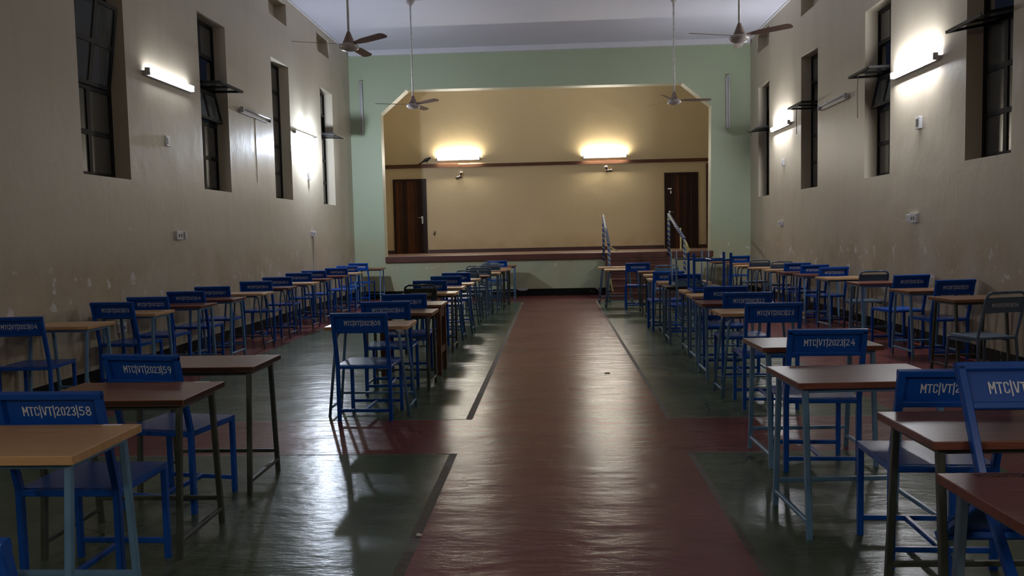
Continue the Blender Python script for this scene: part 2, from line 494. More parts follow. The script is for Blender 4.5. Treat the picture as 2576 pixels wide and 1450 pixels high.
# stage
tag(one('stage_floor', M['stage_top'], lambda b: b.box(XL, XR, YB + 0.012, YS, ZS - 0.12, ZS)), 'brown cement stage floor', 'stage', kind='structure')
tag(one('trim_4', M['stage_red'], lambda b: b.box(-4.07, 3.74, YB - 0.05, YB + 0.02, 0.865, ZS + 0.002), bevel=0.006), 'dark red lip along the stage front', 'stage edge', kind='structure')
tag(one('baseboard_stage', M['stage_skirt'], lambda b: (b.box(XL, -4.47, YS - 0.02, YS, ZS, ZS + 0.1), b.box(-3.5, 3.01, YS - 0.02, YS, ZS, ZS + 0.1), b.box(3.95, XR, YS - 0.02, YS, ZS, ZS + 0.1))), 'dark red skirting at the back of the stage', 'skirting', kind='structure')
def steps(b):
    for k in range(6):
        zt = ZS - (k + 1) * ZS / 7
        b.box(1.2, 2.72, YB - 0.05 - 0.25 * (k + 1), YB - 0.05 - 0.25 * k, 0, zt)
        b.box(1.185, 2.735, YB - 0.06 - 0.25 * (k + 1), YB - 0.05 - 0.25 * (k + 1) + 0.03, zt - 0.035, zt + 0.001)
tag(one('stage_steps', M['stage_red'], steps), 'dark red cement steps climbing to the stage', 'steps', kind='structure')
tag(one('trim_5', M['rail_wood'], lambda b: b.box(XL + 0.05, -2.62, YS - 0.045, YS, 3.37, 3.47)), 'left length of wooden rail across the stage wall', 'wall rail', kind='structure')
tag(one('trim_6', M['rail_wood'], lambda b: b.box(-2.62, 4.25, YS - 0.04, YS, 3.355, 3.445)), 'long right length of wooden rail across the stage wall', 'wall rail', kind='structure')
tag(one('trim_7', M['rail_wood'], lambda b: b.box(-4.76, -4.70, YS - 0.05, YS, ZS, 3.4)), 'upright dark board in the left corner of the stage', 'board', kind='structure')
tag(one('trim_8', M['rail_wood'], lambda b: b.box(4.16, 4.23, YS - 0.05, YS, ZS, 3.3)), 'upright brown board in the right corner of the stage', 'board', kind='structure')

# ------------------------------------------------------------------ windows
NR = 5
RH = (ZW1 - ZW0) / NR
def window(n, side, y0, y1, sashes, label):
    """sashes: dict row -> (rows, angle, mode); mode 'flap' hinges along the bottom and tips inward"""
    sg = 1 if side == 'L' else -1                       # direction towards the hall
    xf = (XL - 0.20) if side == 'L' else (XR + 0.20)
    w = root('window_%d' % n, label, 'window', (xf, (y0 + y1) / 2, ZW0), kind='structure')
    hw = (y1 - y0) / 2 - 0.005
    bar = 0.05
    opened = set()
    for rr, (cnt, ang, mode) in sashes.items():
        opened |= set(range(rr, rr + cnt))
    def frame(b):
        for s in (-1, 1):
            b.box(-0.02, 0.02, s * hw - (bar if s > 0 else 0), s * hw + (bar if s < 0 else 0), 0.005, ZW1 - ZW0 - 0.005)
        for k in range(NR + 1):
            z = min(max(k * RH, 0.03), NR * RH - 0.03)
            if k in opened and (k - 1) in opened and not any(k == rr for rr in sashes):
                continue
            b.box(-0.02, 0.02, -hw + bar, hw - bar, z - 0.028, z + 0.028)
        for k in range(NR):
            if k not in opened:
                b.box(-0.018, 0.018, -0.034, 0.034, k * RH, (k + 1) * RH)
    one('frame', M['window_steel'], frame, w)
    def pane(b):
        for k in range(NR):
            if k not in opened:
                for (a, c) in ((-hw + bar, -0.034), (0.034, hw - bar)):
                    b.box(-0.004, 0.004, a, c, k * RH + 0.028, (k + 1) * RH - 0.028)
    one('pane', M['pane'], pane, w)
    for rr, (cnt, ang, mode) in sashes.items():
        h = cnt * RH - 0.05
        hb = hw - bar - 0.005
        def sash(b):
            lo = -h / 2 if mode == 'pivot' else (0 if mode == 'flap' else -h)
            hi = lo + h
            for s in (-1, 1):
                b.box(-0.016, 0.016, s * hb - (0.05 if s > 0 else 0), s * hb + (0.05 if s < 0 else 0), lo, hi)
            for z in [lo + 0.018, hi - 0.018] + [lo + h * q / cnt for q in range(1, cnt)]:
                b.box(-0.016, 0.016, -hb + 0.05, hb - 0.05, z - 0.022, z + 0.022)
            b.box(-0.014, 0.014, -0.030, 0.030, lo + 0.036, hi - 0.036)
        s = one('sash', M['window_steel'], sash, w)
        zc = rr * RH + 0.025 + (h / 2 if mode == 'pivot' else (0 if mode == 'flap' else h))
        s.location = (sg * 0.03, 0, zc)
        s.rotation_euler = (0, sg * math.radians(ang) * (1 if mode != 'top' else -1), 0)
        def glass(b):
            lo = -h / 2 if mode == 'pivot' else (0 if mode == 'flap' else -h)
            b.box(-0.003, 0.003, -hb + 0.05, -0.030, lo + 0.036, lo + h - 0.036)
            b.box(-0.003, 0.003, 0.030, hb - 0.05, lo + 0.036, lo + h - 0.036)
        one('pane', M['pane_thin'], glass, s)
    return w

flap = lambda ang=92: {3: (1, ang, 'flap')}
window(1, 'L', *WIN_L[0], {2: (2, 8, 'flap')}, 'nearest left window, its upper sash tilted slightly inward')
window(2, 'L', *WIN_L[1], {3: (1, 92, 'flap'), 2: (1, 12, 'top')}, 'second left window, one sash folded flat into the hall')
window(3, 'L', *WIN_L[2], {}, 'third left window, fully closed dark panes')
window(4, 'L', *WIN_L[3], flap(93), 'far left window with brightly lit jamb and an open sash')
w5 = window(5, 'R', *WIN_R[0], flap(100), 'nearest right window with its middle sash open')
w6 = window(6, 'R', *WIN_R[1], {3: (1, 92, 'flap'), 2: (1, 12, 'top')}, 'second right window with open sash and long hanging cord')
w7 = window(7, 'R', *WIN_R[2], flap(90), 'third right window with open sash and short hanging cord')
w8 = window(8, 'R', *WIN_R[3], flap(95), 'far right window beside the green stage wall')
for w, yy, l in ((w6, 0.05, 0.62), (w7, -0.1, 0.50), (w8, 0.1, 0.12)):
    one('pull_cord', M['cord'], lambda b: b.tube([(-0.45, yy, 3 * RH), (-0.452, yy + 0.01, 3 * RH - l * 0.5), (-0.45, yy, 3 * RH - l)], 0.006, 6, ref=(1, 0, 0)), w)

# ------------------------------------------------------------------ doors on the stage
def door(n, x0, x1, label, planks, handle_right):
    dr = root('door_%d' % n, label, 'door', ((x0 + x1) / 2, YS, ZS), kind='structure')
    hw = (x1 - x0) / 2; h = 2.07
    def fr(b):
        b.box(-hw, -hw + 0.06, -0.035, 0.01, 0, h); b.box(hw - 0.06, hw, -0.035, 0.01, 0, h); b.box(-hw, hw, -0.036, 0.01, h - 0.06, h)
    one('frame', M['plank_c'], fr, dr)
    def leaf(b):
        ws = planks[1]; tot = sum(ws); x = -hw + 0.06; span = 2 * hw - 0.12
        for c, wd in zip(planks[0], ws):
            b.mi = 'abc'.index(c)
            x2 = x + span * wd / tot
            b.box(x + 0.002, x2 - 0.002, -0.022, 0.005, 0.01, h - 0.06)
            x = x2
    lf = one('door_leaf', [M['plank_a'], M['plank_b'], M['plank_c']], leaf, dr)
    hx = (hw - 0.13) if handle_right else (-hw + 0.13)
    s = -1 if handle_right else 1
    def hd(b):
        b.box(hx - 0.022, hx + 0.022, -0.032, -0.022, 0.83, 1.04)
        b.tube([(hx, -0.03, 1.0), (hx, -0.07, 1.0), (hx + s * 0.12, -0.07, 0.995)], 0.011, 8, ref=(0, 0, 1))
    one('door_handle', M['chrome'], hd, lf, 'chrome lever handle')
    return dr, lf, hx
door(1, -4.45, -3.52, 'striped plank door at the left of the stage', ('abcaabcc', (1.0, 0.9, 0.9, 1.0, 0.7, 0.9, 0.9, 0.8)), True)
dd, lf, hx = door(2, 3.03, 3.94, 'dark plank door at the right of the stage, behind the stair rail', ('ccbacbcbc', (0.8, 0.9, 0.6, 0.7, 0.8, 0.9, 0.8, 0.5, 0.9)), False)
def bolt(b):
    b.box(hx - 0.05, hx + 0.07, -0.034, -0.022, 1.62, 1.65)
    b.box(hx + 0.02, hx + 0.06, -0.05, -0.03, 1.50, 1.57)
    b.tube([(hx + 0.025, -0.04, 1.57), (hx + 0.025, -0.04, 1.62), (hx + 0.055, -0.04, 1.62), (hx + 0.055, -0.04, 1.57)], 0.006, 6, ref=(0, 1, 0))
one('padlock', M['chrome'], bolt, lf, 'padlock on a hasp')

# ------------------------------------------------------------------ lamps
def batten_lamp(name, label, mat, loc, length, frame_rot, group=None, lit=True):
    """local: X along the lamp, -Y out from the wall, Z up"""
    t = root(name, label, 'light', loc, group=group, rot=frame_rot)
    L = length / 2
    obj('batten', shared(('batten', length), 'batten', M['batten'], lambda b: b.box(-L, L, -0.045, 0, -0.03, 0.03), 0.004), t)
    for s in (-1, 1):
        def holder(b, s=s):
            x0 = s * L
            b.box(min(x0, x0 - s * 0.035), max(x0, x0 - s * 0.035), -0.085, -0.03, -0.022, 0.062)
        obj('lamp_holder', shared(('holder', length, s), 'lamp_holder', M['batten'], holder, 0.004), t)
    obj('tube', shared(('tube', length), 'tube', mat, lambda b: b.tube([(-L + 0.03, -0.068, 0.04), (L - 0.03, -0.068, 0.04)], 0.016, 10)), t)
    return t
ON = 'lit tube lamps'
RL = (0, 0, PI / 2)      # fixed to the left wall
RR = (0, 0, -PI / 2)     # fixed to the right wall
batten_lamp('tube_lamp', 'lit tube lamp on the stage wall, nearer the perched bird', M['tube_stage'], (-2.60, YS, 3.585), 1.22, (0, 0, 0))
batten_lamp('tube_lamp', 'lit tube lamp on the stage wall, nearer the right door', M['tube_stage'], (1.42, YS, 3.545), 1.22, (0, 0, 0))
batten_lamp('tube_lamp', 'softly lit tube lamp between the first two left windows', M['tube_dim'], (XL, 10.15, 3.49), 1.25, RL)
batten_lamp('tube_lamp', 'lit tube lamp on the right wall between the first two windows', M['tube_side'], (XR, 10.72, 3.48), 1.28, RR)
batten_lamp('tube_lamp', 'lit tube lamp on the right wall between the last two windows', M['tube_side'], (XR, 16.80, 3.52), 1.28, RR)
batten_lamp('tube_lamp', 'unlit tube lamp between the second and third left windows', M['tube_off'], (XL, 13.08, 3.48), 1.25, RL)
batten_lamp('tube_lamp', 'unlit tube lamp between the second and third right windows', M['tube_off'], (XR, 13.72, 3.51), 1.28, RR)
batten_lamp('tube_lamp', 'unlit tube lamp upright on the green wall, left of the stage', M['tube_off'], (-4.55, YB, 4.56), 1.26, (0, PI / 2, 0))
batten_lamp('tube_lamp', 'unlit tube lamp upright on the green wall, right of the stage', M['tube_off'], (4.08, YB, 4.45), 1.22, (0, PI / 2, 0))
batten_lamp('tube_lamp', 'lit tube lamp on the left wall behind the viewer', M['tube_rear'], (XL, -3.0, 3.48), 1.25, RL)
batten_lamp('tube_lamp', 'lit tube lamp on the right wall behind the viewer', M['tube_rear'], (XR, -3.0, 3.48), 1.28, RR)
fl = root('bulb_lamp', 'dazzling white bulb hung under a batten between the last two left windows', 'light', (XL, 15.72, 3.42), rot=RL)
one('batten', M['batten'], lambda b: b.box(-0.60, 0.60, -0.05, 0, 0.04, 0.10), fl, bevel=0.004)
one('bulb_socket', M['plastic'], lambda b: (b.tube([(0.15, -0.03, 0.05), (0.15, -0.10, 0.05), (0.15, -0.17, 0.03)], 0.014, 8, ref=(1, 0, 0)), b.lathe([(0.0, 0.06), (0.03, 0.06), (0.034, 0.0), (0.0, 0.0)], (0.15, -0.19, -0.005), 12)), fl)
one('bulb', M['bulb'], lambda b: b.lathe([(0.0, 0.0), (0.028, -0.004), (0.05, -0.04), (0.058, -0.075), (0.045, -0.115), (0.02, -0.133), (0.0, -0.136)], (0.15, -0.19, -0.008), 12), fl)

# ------------------------------------------------------------------ ceiling fans
def fan(x, y, base, label):
    zb = 3.97
    f = root('ceiling_fan', label, 'ceiling fan', (x, y, zb), group='ceiling fans on long rods')
    top = ZC - zb
    obj('canopy', shared('canopy', 'canopy', M['fan_white'], lambda b: b.lathe([(0.0, top), (0.075, top), (0.078, top - 0.02), (0.03, top - 0.085), (0.018, top - 0.10), (0.0, top - 0.10)], n=20)), f)
    obj('down_rod', shared('rod', 'down_rod', M['fan_rod'], lambda b: b.tube([(0, 0, 0.15), (0, 0, top - 0.09)], 0.016, 10)), f)
    obj('cowl', shared('cowl', 'cowl', M['fan_brown'], lambda b: b.lathe([(0.0, 0.175), (0.02, 0.175), (0.03, 0.15), (0.075, 0.04), (0.085, 0.018), (0.0, 0.018)], n=20)), f)
    obj('motor_housing', shared('motor', 'motor_housing', M['fan_white'], lambda b: b.lathe([(0.0, 0.022), (0.09, 0.02), (0.125, 0.0), (0.132, -0.022), (0.118, -0.045), (0.08, -0.066), (0.03, -0.076), (0.0, -0.077)], n=28)), f)
    def blade(b):
        tilt = math.radians(-13)
        outl = [(0.11, -0.025), (0.2, -0.045), (0.3, -0.06), (0.66, -0.064), (0.70, -0.05), (0.715, -0.02), (0.715, 0.02), (0.70, 0.05), (0.66, 0.064), (0.3, 0.06), (0.2, 0.045), (0.11, 0.025)]
        up = [b.bm.verts.new((px, py * math.cos(tilt), 0.012 + py * math.sin(tilt) + 0.003)) for px, py in outl]
        dn = [b.bm.verts.new((px, py * math.cos(tilt), 0.012 + py * math.sin(tilt) - 0.003)) for px, py in outl]
        b.bm.faces.new(up); b.bm.faces.new(dn[::-1])
        for i in range(len(outl)):
            j = (i + 1) % len(outl)
            b.bm.faces.new((up[j], up[i], dn[i], dn[j]))
    for k in range(3):
        o = obj('blade', shared('blade', 'blade', M['fan_brown'], blade), f)
        o.rotation_euler = (0, 0, math.radians(base + 120 * k))
    return f
fan(-2.60, 10.58, 322, 'nearer ceiling fan on the left side of the hall')
fan(-2.62, 15.50, 318, 'farther ceiling fan on the left, before the stage corner')
fan(2.34, 15.94, 5, 'farther ceiling fan on the right, before the stage corner')
fan(2.43, 10.84, 319, 'nearer ceiling fan on the right side of the hall')

# ------------------------------------------------------------------ stencilled numbers
G = {
 'M': (0.60, [[(0.08, 0), (0.08, 1)], [(0.12, 0.92), (0.29, 0.40)], [(0.33, 0.40), (0.50, 0.92)], [(0.54, 0), (0.54, 1)]]),
 'T': (0.48, [[(0.0, 0.93), (0.48, 0.93)], [(0.24, 0.80), (0.24, 0.0)]]),
 'C': (0.48, [[(0.42, 0.72), (0.42, 0.86), (0.34, 0.94), (0.16, 0.94), (0.07, 0.85), (0.07, 0.55)], [(0.07, 0.46), (0.07, 0.15), (0.16, 0.06), (0.34, 0.06), (0.42, 0.14), (0.42, 0.30)]]),
 'V': (0.50, [[(0.06, 1), (0.22, 0.08)], [(0.46, 1), (0.30, 0.08)]]),
 '|': (0.16, [[(0.08, -0.22), (0.08, 1.12)]]),
 '0': (0.46, [[(0.20, 0.94), (0.08, 0.82), (0.08, 0.18), (0.20, 0.06)], [(0.28, 0.94), (0.40, 0.82), (0.40, 0.18), (0.28, 0.06)]]),
 '2': (0.46, [[(0.06, 0.74), (0.08, 0.87), (0.18, 0.94), (0.30, 0.94), (0.40, 0.84), (0.39, 0.66), (0.26, 0.44)], [(0.22, 0.38), (0.08, 0.14), (0.08, 0.06), (0.42, 0.06)]]),
 '3': (0.46, [[(0.06, 0.80), (0.12, 0.92), (0.32, 0.94), (0.40, 0.82), (0.38, 0.62), (0.22, 0.53)], [(0.24, 0.47), (0.38, 0.40), (0.41, 0.20), (0.32, 0.06), (0.12, 0.06), (0.06, 0.20)]]),
}
H = {   # rounder hand-painted figures of the last number
 '0': (0.66, [[(0.30, 0.94), (0.14, 0.84), (0.08, 0.5), (0.16, 0.16), (0.30, 0.06)], [(0.36, 0.94), (0.52, 0.84), (0.58, 0.5), (0.50, 0.16), (0.36, 0.06)]]),
 '1': (0.36, [[(0.08, 0.80), (0.20, 0.96), (0.20, 0.0)]]),
 '2': (0.62, [[(0.06, 0.76), (0.14, 0.91), (0.32, 0.96), (0.48, 0.86), (0.48, 0.66), (0.34, 0.44)], [(0.28, 0.36), (0.08, 0.08), (0.56, 0.08)]]),
 '3': (0.60, [[(0.06, 0.84), (0.20, 0.95), (0.42, 0.92), (0.50, 0.76), (0.40, 0.58), (0.26, 0.53)], [(0.30, 0.48), (0.48, 0.40), (0.52, 0.22), (0.38, 0.06), (0.18, 0.05), (0.06, 0.16)]]),
 '4': (0.66, [[(0.40, 1.0), (0.06, 0.36), (0.60, 0.36)], [(0.46, 0.30), (0.46, 0.0)], [(0.46, 0.62), (0.46, 0.42)]]),
 '5': (0.60, [[(0.52, 0.94), (0.14, 0.94), (0.12, 0.58)], [(0.16, 0.56), (0.40, 0.60), (0.52, 0.42), (0.48, 0.16), (0.32, 0.05), (0.12, 0.08), (0.06, 0.18)]]),
 '6': (0.62, [[(0.44, 0.96), (0.20, 0.76), (0.10, 0.42), (0.14, 0.14), (0.30, 0.05)], [(0.36, 0.05), (0.52, 0.16), (0.52, 0.40), (0.38, 0.52), (0.20, 0.46)]]),
 '7': (0.56, [[(0.04, 0.94), (0.50, 0.94), (0.34, 0.52)], [(0.31, 0.44), (0.18, 0.0)]]),
 '8': (0.62, [[(0.30, 0.54), (0.12, 0.66), (0.14, 0.88), (0.30, 0.96)], [(0.34, 0.96), (0.48, 0.88), (0.50, 0.66), (0.34, 0.54), (0.54, 0.38), (0.50, 0.12), (0.34, 0.04)], [(0.28, 0.04), (0.10, 0.12), (0.08, 0.38), (0.28, 0.52)]]),
 '9': (0.62, [[(0.50, 0.62), (0.34, 0.48), (0.14, 0.56), (0.10, 0.78), (0.22, 0.94), (0.38, 0.95)], [(0.44, 0.92), (0.54, 0.76), (0.50, 0.44), (0.30, 0.04)]]),
}
def lettering(b, text, place, height, centre):
    """flat painted strokes; place(u, v) maps text plane to 3D"""
    k = text.rfind('|') + 1
    gl = [G.get(c, H.get(c)) for c in text[:k]] + [H[c] for c in text[k:]]
    gap = 0.10
    tot = sum(g[0] for g in gl) + gap * (len(gl) - 1)
    u = centre - tot * height / 2
    hw = 0.062
    for g in gl:
        for line in g[1]:
            for (a, c) in zip(line, line[1:]):
                a, c = Vector(a), Vector(c)
                t = (c - a).normalized(); n = Vector((-t.y, t.x)) * hw; e = t * (hw * 0.6)
                q = [a - e - n, c + e - n, c + e + n, a - e + n]
                b.face([place(u + p.x * height, p.y * height) for p in q])
        u += (g[0] + gap) * height

# ------------------------------------------------------------------ chairs
SH, CW, CT = 0.46, 0.215, 0.88          # seat height, half width to leg centre, top of back
SL = Vector((0, -0.10, CT - SH)).normalized()        # rake of the back
BN = Vector((0, -SL.z, SL.y))                         # rearward normal of the back
def back_pt(x, s, off=0.0):
    """s metres down from the top along the raked back"""
    return Vector((x, -0.30, CT)) - SL * s + BN * off

def chair_parts_blue(t, mat, text, far):
    key = 'blue'
    def seat(b):
        b.box(-CW - 0.012, CW + 0.012, -0.188, 0.215, SH - 0.004, SH)
        for y in (-0.2, 0.2):
            b.bar([(-CW + 0.014, y, SH - 0.018), (CW - 0.014, y, SH - 0.018)], 0.026, 0.026, ref=(0, 1, 0))
        for x in (-CW, CW):
            b.bar([(x, -0.19, SH - 0.018), (x, 0.2, SH - 0.018)], 0.026, 0.026)
    obj('seat', shared(key + 'seat', 'seat', mat, seat), t)
    for s in (-1, 1):
        obj('leg', shared((key + 'front', s), 'leg', mat, lambda b: b.bar([(s * CW, 0.2, 0), (s * CW, 0.2, SH - 0.004)], 0.028)), t)
        obj('leg', shared((key + 'rear', s), 'leg', mat, lambda b: b.bar([(s * CW, -0.2, 0), (s * CW, -0.2, SH), back_pt(s * CW, 0.0)], 0.030)), t)
    obj('stretcher', shared(key + 'st1', 'stretcher', mat, lambda b: b.bar([(-CW, 0.2, 0.085), (CW, 0.2, 0.085)], 0.024, ref=(0, 1, 0))), t)
    obj('stretcher', shared(key + 'st2', 'stretcher', mat, lambda b: b.bar([(-CW, -0.2, 0.085), (CW, -0.2, 0.085)], 0.024, ref=(0, 1, 0))), t)
    obj('stretcher', shared(key + 'st3', 'stretcher', mat, lambda b: b.bar([(0, -0.19, 0.085), (0, 0.19, 0.085)], 0.024)), t)
    def back(b):
        ln = tuple(SL)
        b.bar([back_pt(-CW - 0.015, 0.0), back_pt(CW + 0.015, 0.0)], 0.030, 0.030, ref=ln)
        b.bar([back_pt(-CW + 0.014, 0.140), back_pt(CW - 0.014, 0.140)], 0.026, 0.026, ref=ln)
        q = [back_pt(-CW, 0.0, -0.010), back_pt(CW, 0.0, -0.010), back_pt(CW, 0.14, -0.010), back_pt(-CW, 0.14, -0.010)]
        q2 = [p - BN * 0.003 for p in q]
        b.face(q[::-1]); b.face(q2)
        for i in range(4):
            j = (i + 1) % 4
            b.face([q[i], q[j], q2[j], q2[i]])
    bk = obj('backrest', shared(key + 'back', 'backrest', mat, back), t)
    if text:
        def tx(b):
            lettering(b, 'MTC|VT|2023|' + text, lambda u, v: back_pt(u, 0.094 - v, -0.0085), 0.040, 0.020)
        obj('stencil_number', shared('text' + text, 'stencil_number', M['white_paint'], tx), bk, 'white stencilled number')

def chair_parts_tube(t, mat, text, far):
    key = 'tube'
    w = 0.195
    def arc_leg(b, s):
        pts = [(s * (w + 0.012), -0.23, 0), (s * w, -0.19, SH), back_pt(s * w, 0.075)]
        c = back_pt(s * (w - 0.06), 0.06)
        for k in range(1, 6):
            a = k / 6 * PI / 2
            pts.append(c + Vector((s * 0.06 * math.cos(a), 0, 0)) + SL * (0.06 * math.sin(a)))
        pts.append(back_pt(s * (w - 0.06), 0.0)); pts.append(back_pt(0, 0.0))
        b.tube([Vector(p) for p in pts], 0.0125, 8, ref=(0, 1, 0.2))
    for s in (-1, 1):
        obj('leg', shared((key + 'rear', s), 'leg', mat, lambda b: arc_leg(b, s)), t)
        obj('leg', shared((key + 'front', s), 'leg', mat, lambda b: b.tube([(s * (w + 0.012), 0.225, 0), (s * w, 0.20, SH - 0.05), (s * w, 0.185, SH - 0.018), (s * w, 0.15, SH - 0.012), (s * w, -0.19, SH - 0.012)], 0.0125, 8, ref=(1, 0, 0))), t)
    def seat(b):
        b.box(-w - 0.004, w + 0.004, -0.18, 0.20, SH, SH + 0.004)
        b.box(-w - 0.004, -w, -0.10, 0.19, SH - 0.05, SH); b.box(w, w + 0.004, -0.10, 0.19, SH - 0.05, SH)
        b.box(-w, w, 0.197, 0.201, SH - 0.055, SH); b.box(-w, w, -0.18, -0.176, SH - 0.02, SH)
    obj('seat', shared(key + 'seat', 'seat', mat, seat), t)
    obj('stretcher', shared(key + 'st', 'stretcher', mat, lambda b: b.tube([(-w - 0.008, -0.222, 0.10), (w + 0.008, -0.222, 0.10)], 0.009, 8)), t)
    def back(b):
        q = [back_pt(-w, 0.045, 0.0), back_pt(w, 0.045, 0.0), back_pt(w, 0.19, 0.0), back_pt(-w, 0.19, 0.0)]
        q2 = [p - BN * 0.004 for p in q]
        b.face(q[::-1]); b.face(q2)
        for i in range(4):
            j = (i + 1) % 4
            b.face([q[i], q[j], q2[j], q2[i]])
    bk = obj('backrest', shared(key + 'back', 'backrest', mat, back), t)
    if text:
        def tx(b):
            lettering(b, 'MTC|VT|2023|' + text, lambda u, v: back_pt(u, 0.135 - v, 0.0012), 0.034, 0.01)
        obj('stencil_number', shared('ttext' + text, 'stencil_number', M['white_paint'], tx), bk, 'faded white stencilled number')

def chair(kind, x, ytop, yaw, text, label, mat=None, xyz=None, rot=None, group=None):
    a = math.radians(yaw)
    if xyz is None:
        xyz = (x - math.sin(a) * 0.30, ytop + math.cos(a) * 0.30, 0.0)
    t = root('metal_chair', label, 'chair', xyz, a, group, rot=rot)
    (chair_parts_blue if kind == 'b' else chair_parts_tube)(t, mat or M['blue' if kind == 'b' else 'grey_blue'], text, ytop > 12)
    return t

GA, GB, GC, GD, GM = ('chairs along the left wall', 'chairs left of the aisle', 'chairs right of the aisle', 'chairs along the right wall', 'front left chairs')
chair('b', -4.50, 6.53, 5, '04', 'blue chair stencilled 04 at the front of the left wall row', group=GA)
chair('b', -4.47, 7.97, -4, '03', 'blue chair stencilled 03, second in the left wall row', group=GA)
chair('b', -4.45, 8.66, 0, '20', 'blue chair half hidden behind chair 03 in the left wall row', group=GA)
chair('b', -4.41, 9.50, 0, '48', 'blue chair stencilled 48, tucked at the dark red desk by the left wall', group=GA)
chair('b', -4.47, 10.40, 3, '47', 'blue chair stencilled 47 behind chair 48 by the left wall', group=GA)
chair('b', -4.31, 11.53, 5, '46', 'blue chair stencilled 46, a little out from the left wall', group=GA)
chair('b', -4.38, 12.64, 4, '42', 'blue chair stencilled 42 beyond chair 46 by the left wall', group=GA)
chair('b', -4.45, 13.95, 0, '41', 'blue chair beyond chair 42, eighth in the left wall row', group=GA)
chair('b', -4.45, 14.85, 0, '43', 'blue chair ninth in the left wall row', group=GA)
chair('b', -4.33, 15.95, -4, '44', 'blue chair tenth in the left wall row, under the dazzling bulb', group=GA)
chair('b', -4.39, 17.05, -4, '45', 'blue chair last but one before the stage, by the left wall', group=GA)
chair('b', -4.52, 18.55, -5, '82', 'blue chair in the far left corner below the stage', group=GA)
chair('b', -2.08, 3.19, -1, '58', 'large near blue chair stencilled 58, behind the tan desk', group=GM)
chair('b', -2.23, 4.23, -10, '59', 'blue chair stencilled 59, turned slightly, beyond chair 58', group=GM)
chair('b', -1.365, 1.58, 0, '57', 'blue chair of which only a corner shows at bottom left', group=GM)
chair('b', -1.57, 6.40, -2, '08', 'blue chair stencilled 08 at the front of the row left of the aisle', group=GB)
chair('b', -1.58, 7.48, 2, '60', 'blue chair stencilled 60 directly behind chair 08', group=GB)
chair('b', -1.57, 8.40, 3, '09', 'blue chair stencilled 09 at the old wooden desk', group=GB)
chair('t', -1.69, 10.12, 3, '24', 'dark olive tubular chair with rounded back, left of the aisle', mat=M['olive'], group=GB)
chair('b', -1.68, 10.85, -3, '17', 'blue chair stencilled 17 right behind the olive tubular chair', group=GB)
chair('b', -1.61, 11.98, 4, '18', 'blue chair stencilled 18, left of the aisle', group=GB)
chair('b', -1.58, 12.98, 4, '19', 'blue chair behind chair 18, left of the aisle', group=GB)
chair('t', -1.50, 13.90, 0, None, 'grey tubular chair with empty rounded back, nearest of the grey ones left of the aisle', group=GB)
chair('t', -1.38, 14.98, 2, '13', 'grey tubular chair with stencilled panel, second grey one left of the aisle', group=GB)
chair('t', -1.53, 15.85, 0, None, 'grey tubular chair, third grey one left of the aisle', group=GB)
chair('t', -1.33, 16.72, -4, None, 'grey tubular chair, last grey one but one before the stage', group=GB)
chair('t', -1.37, 17.47, -5, '14', 'grey tubular chair nearest the stage, left of the aisle', group=GB)
chair('b', -1.30, 18.35, -4, '81', 'blue chair at the stage end of the row left of the aisle', group=GB)
chair('b', 1.57, 15.55, -2, '17', 'lone blue chair in front of the stage steps', group=GC)
chair('t', 1.97, 14.45, -3, '15', 'light grey tubular chair in front of the stage steps', mat=M['light_blue'], group=GC)
chair('b', 1.68, 12.16, 4, '18', 'blue chair farther of the two behind the upturned chairs', group=GC)
chair('b', 1.80, 11.32, 0, '19', 'blue chair nearer of the two behind the upturned chairs', group=GC)
chair('b', 1.81, 8.74, -2, '21', 'blue chair stencilled 21, just before the upturned chairs', group=GC)
chair('b', 1.83, 7.85, -1, '22', 'blue chair stencilled 22, right of the aisle', group=GC)
chair('b', 1.77, 6.69, -1, '23', 'blue chair stencilled 23, right of the aisle', group=GC)
chair('b', 1.61, 4.90, -2, '24', 'blue chair stencilled 24 between two red brown desks', group=GC)
chair('b', 1.66, 3.46, -2, '25', 'blue chair partly covered by the leaning chair, right of the aisle', group=GC)
chair('b', 0, 0, 0, '26', 'nearest blue chair at right, tipped forward against a desk', xyz=(1.625, 2.60, 0.123), rot=(math.radians(-38), 0, 0), group=GC)
chair('b', 0, 0, 0, '20', 'blue chair upturned on a desk, legs in the air', xyz=(1.86, 9.93, 0.76 + SH + 0.001), rot=(0, PI, 0), group=GC)
chair('t', 0, 0, 0, '20', 'grey tubular chair upturned on a desk behind the upturned blue one', xyz=(1.77, 10.84, 0.76 + SH + 0.0045), rot=(0, PI, 0), group=GC)
chair('t', 4.03, 7.48, 12, '156', 'grey blue tubular chair nearest in the right wall row', group=GD)
chair('b', 4.36, 9.10, 9, '35', 'blue chair stencilled 35 by the right wall', group=GD)
chair('b', 4.34, 10.15, 9, '36', 'blue chair stencilled 36 by the right wall', group=GD)
chair('t', 4.36, 11.36, 3, None, 'pale grey tubular chair with light seat, by the right wall', group=GD)
chair('b', 4.20, 12.50, 8, '38', 'blue chair stencilled 38 by the right wall', group=GD)
chair('b', 4.18, 13.35, 6, '39', 'blue chair right beyond chair 38 by the right wall', group=GD)
chair('b', 4.15, 14.18, 6, '37', 'third blue chair in the close group by the right wall', group=GD)
chair('t', 4.15, 15.12, 2, None, 'grey tubular chair close to the right wall, just beyond the close group of blue chairs', group=GD)
chair('t', 3.98, 16.05, 4, None, 'grey tubular chair standing out from the right wall near the stage', group=GD)
chair('b', 4.16, 18.55, 8, '30', 'blue chair in the far right corner below the green wall', group=GD)

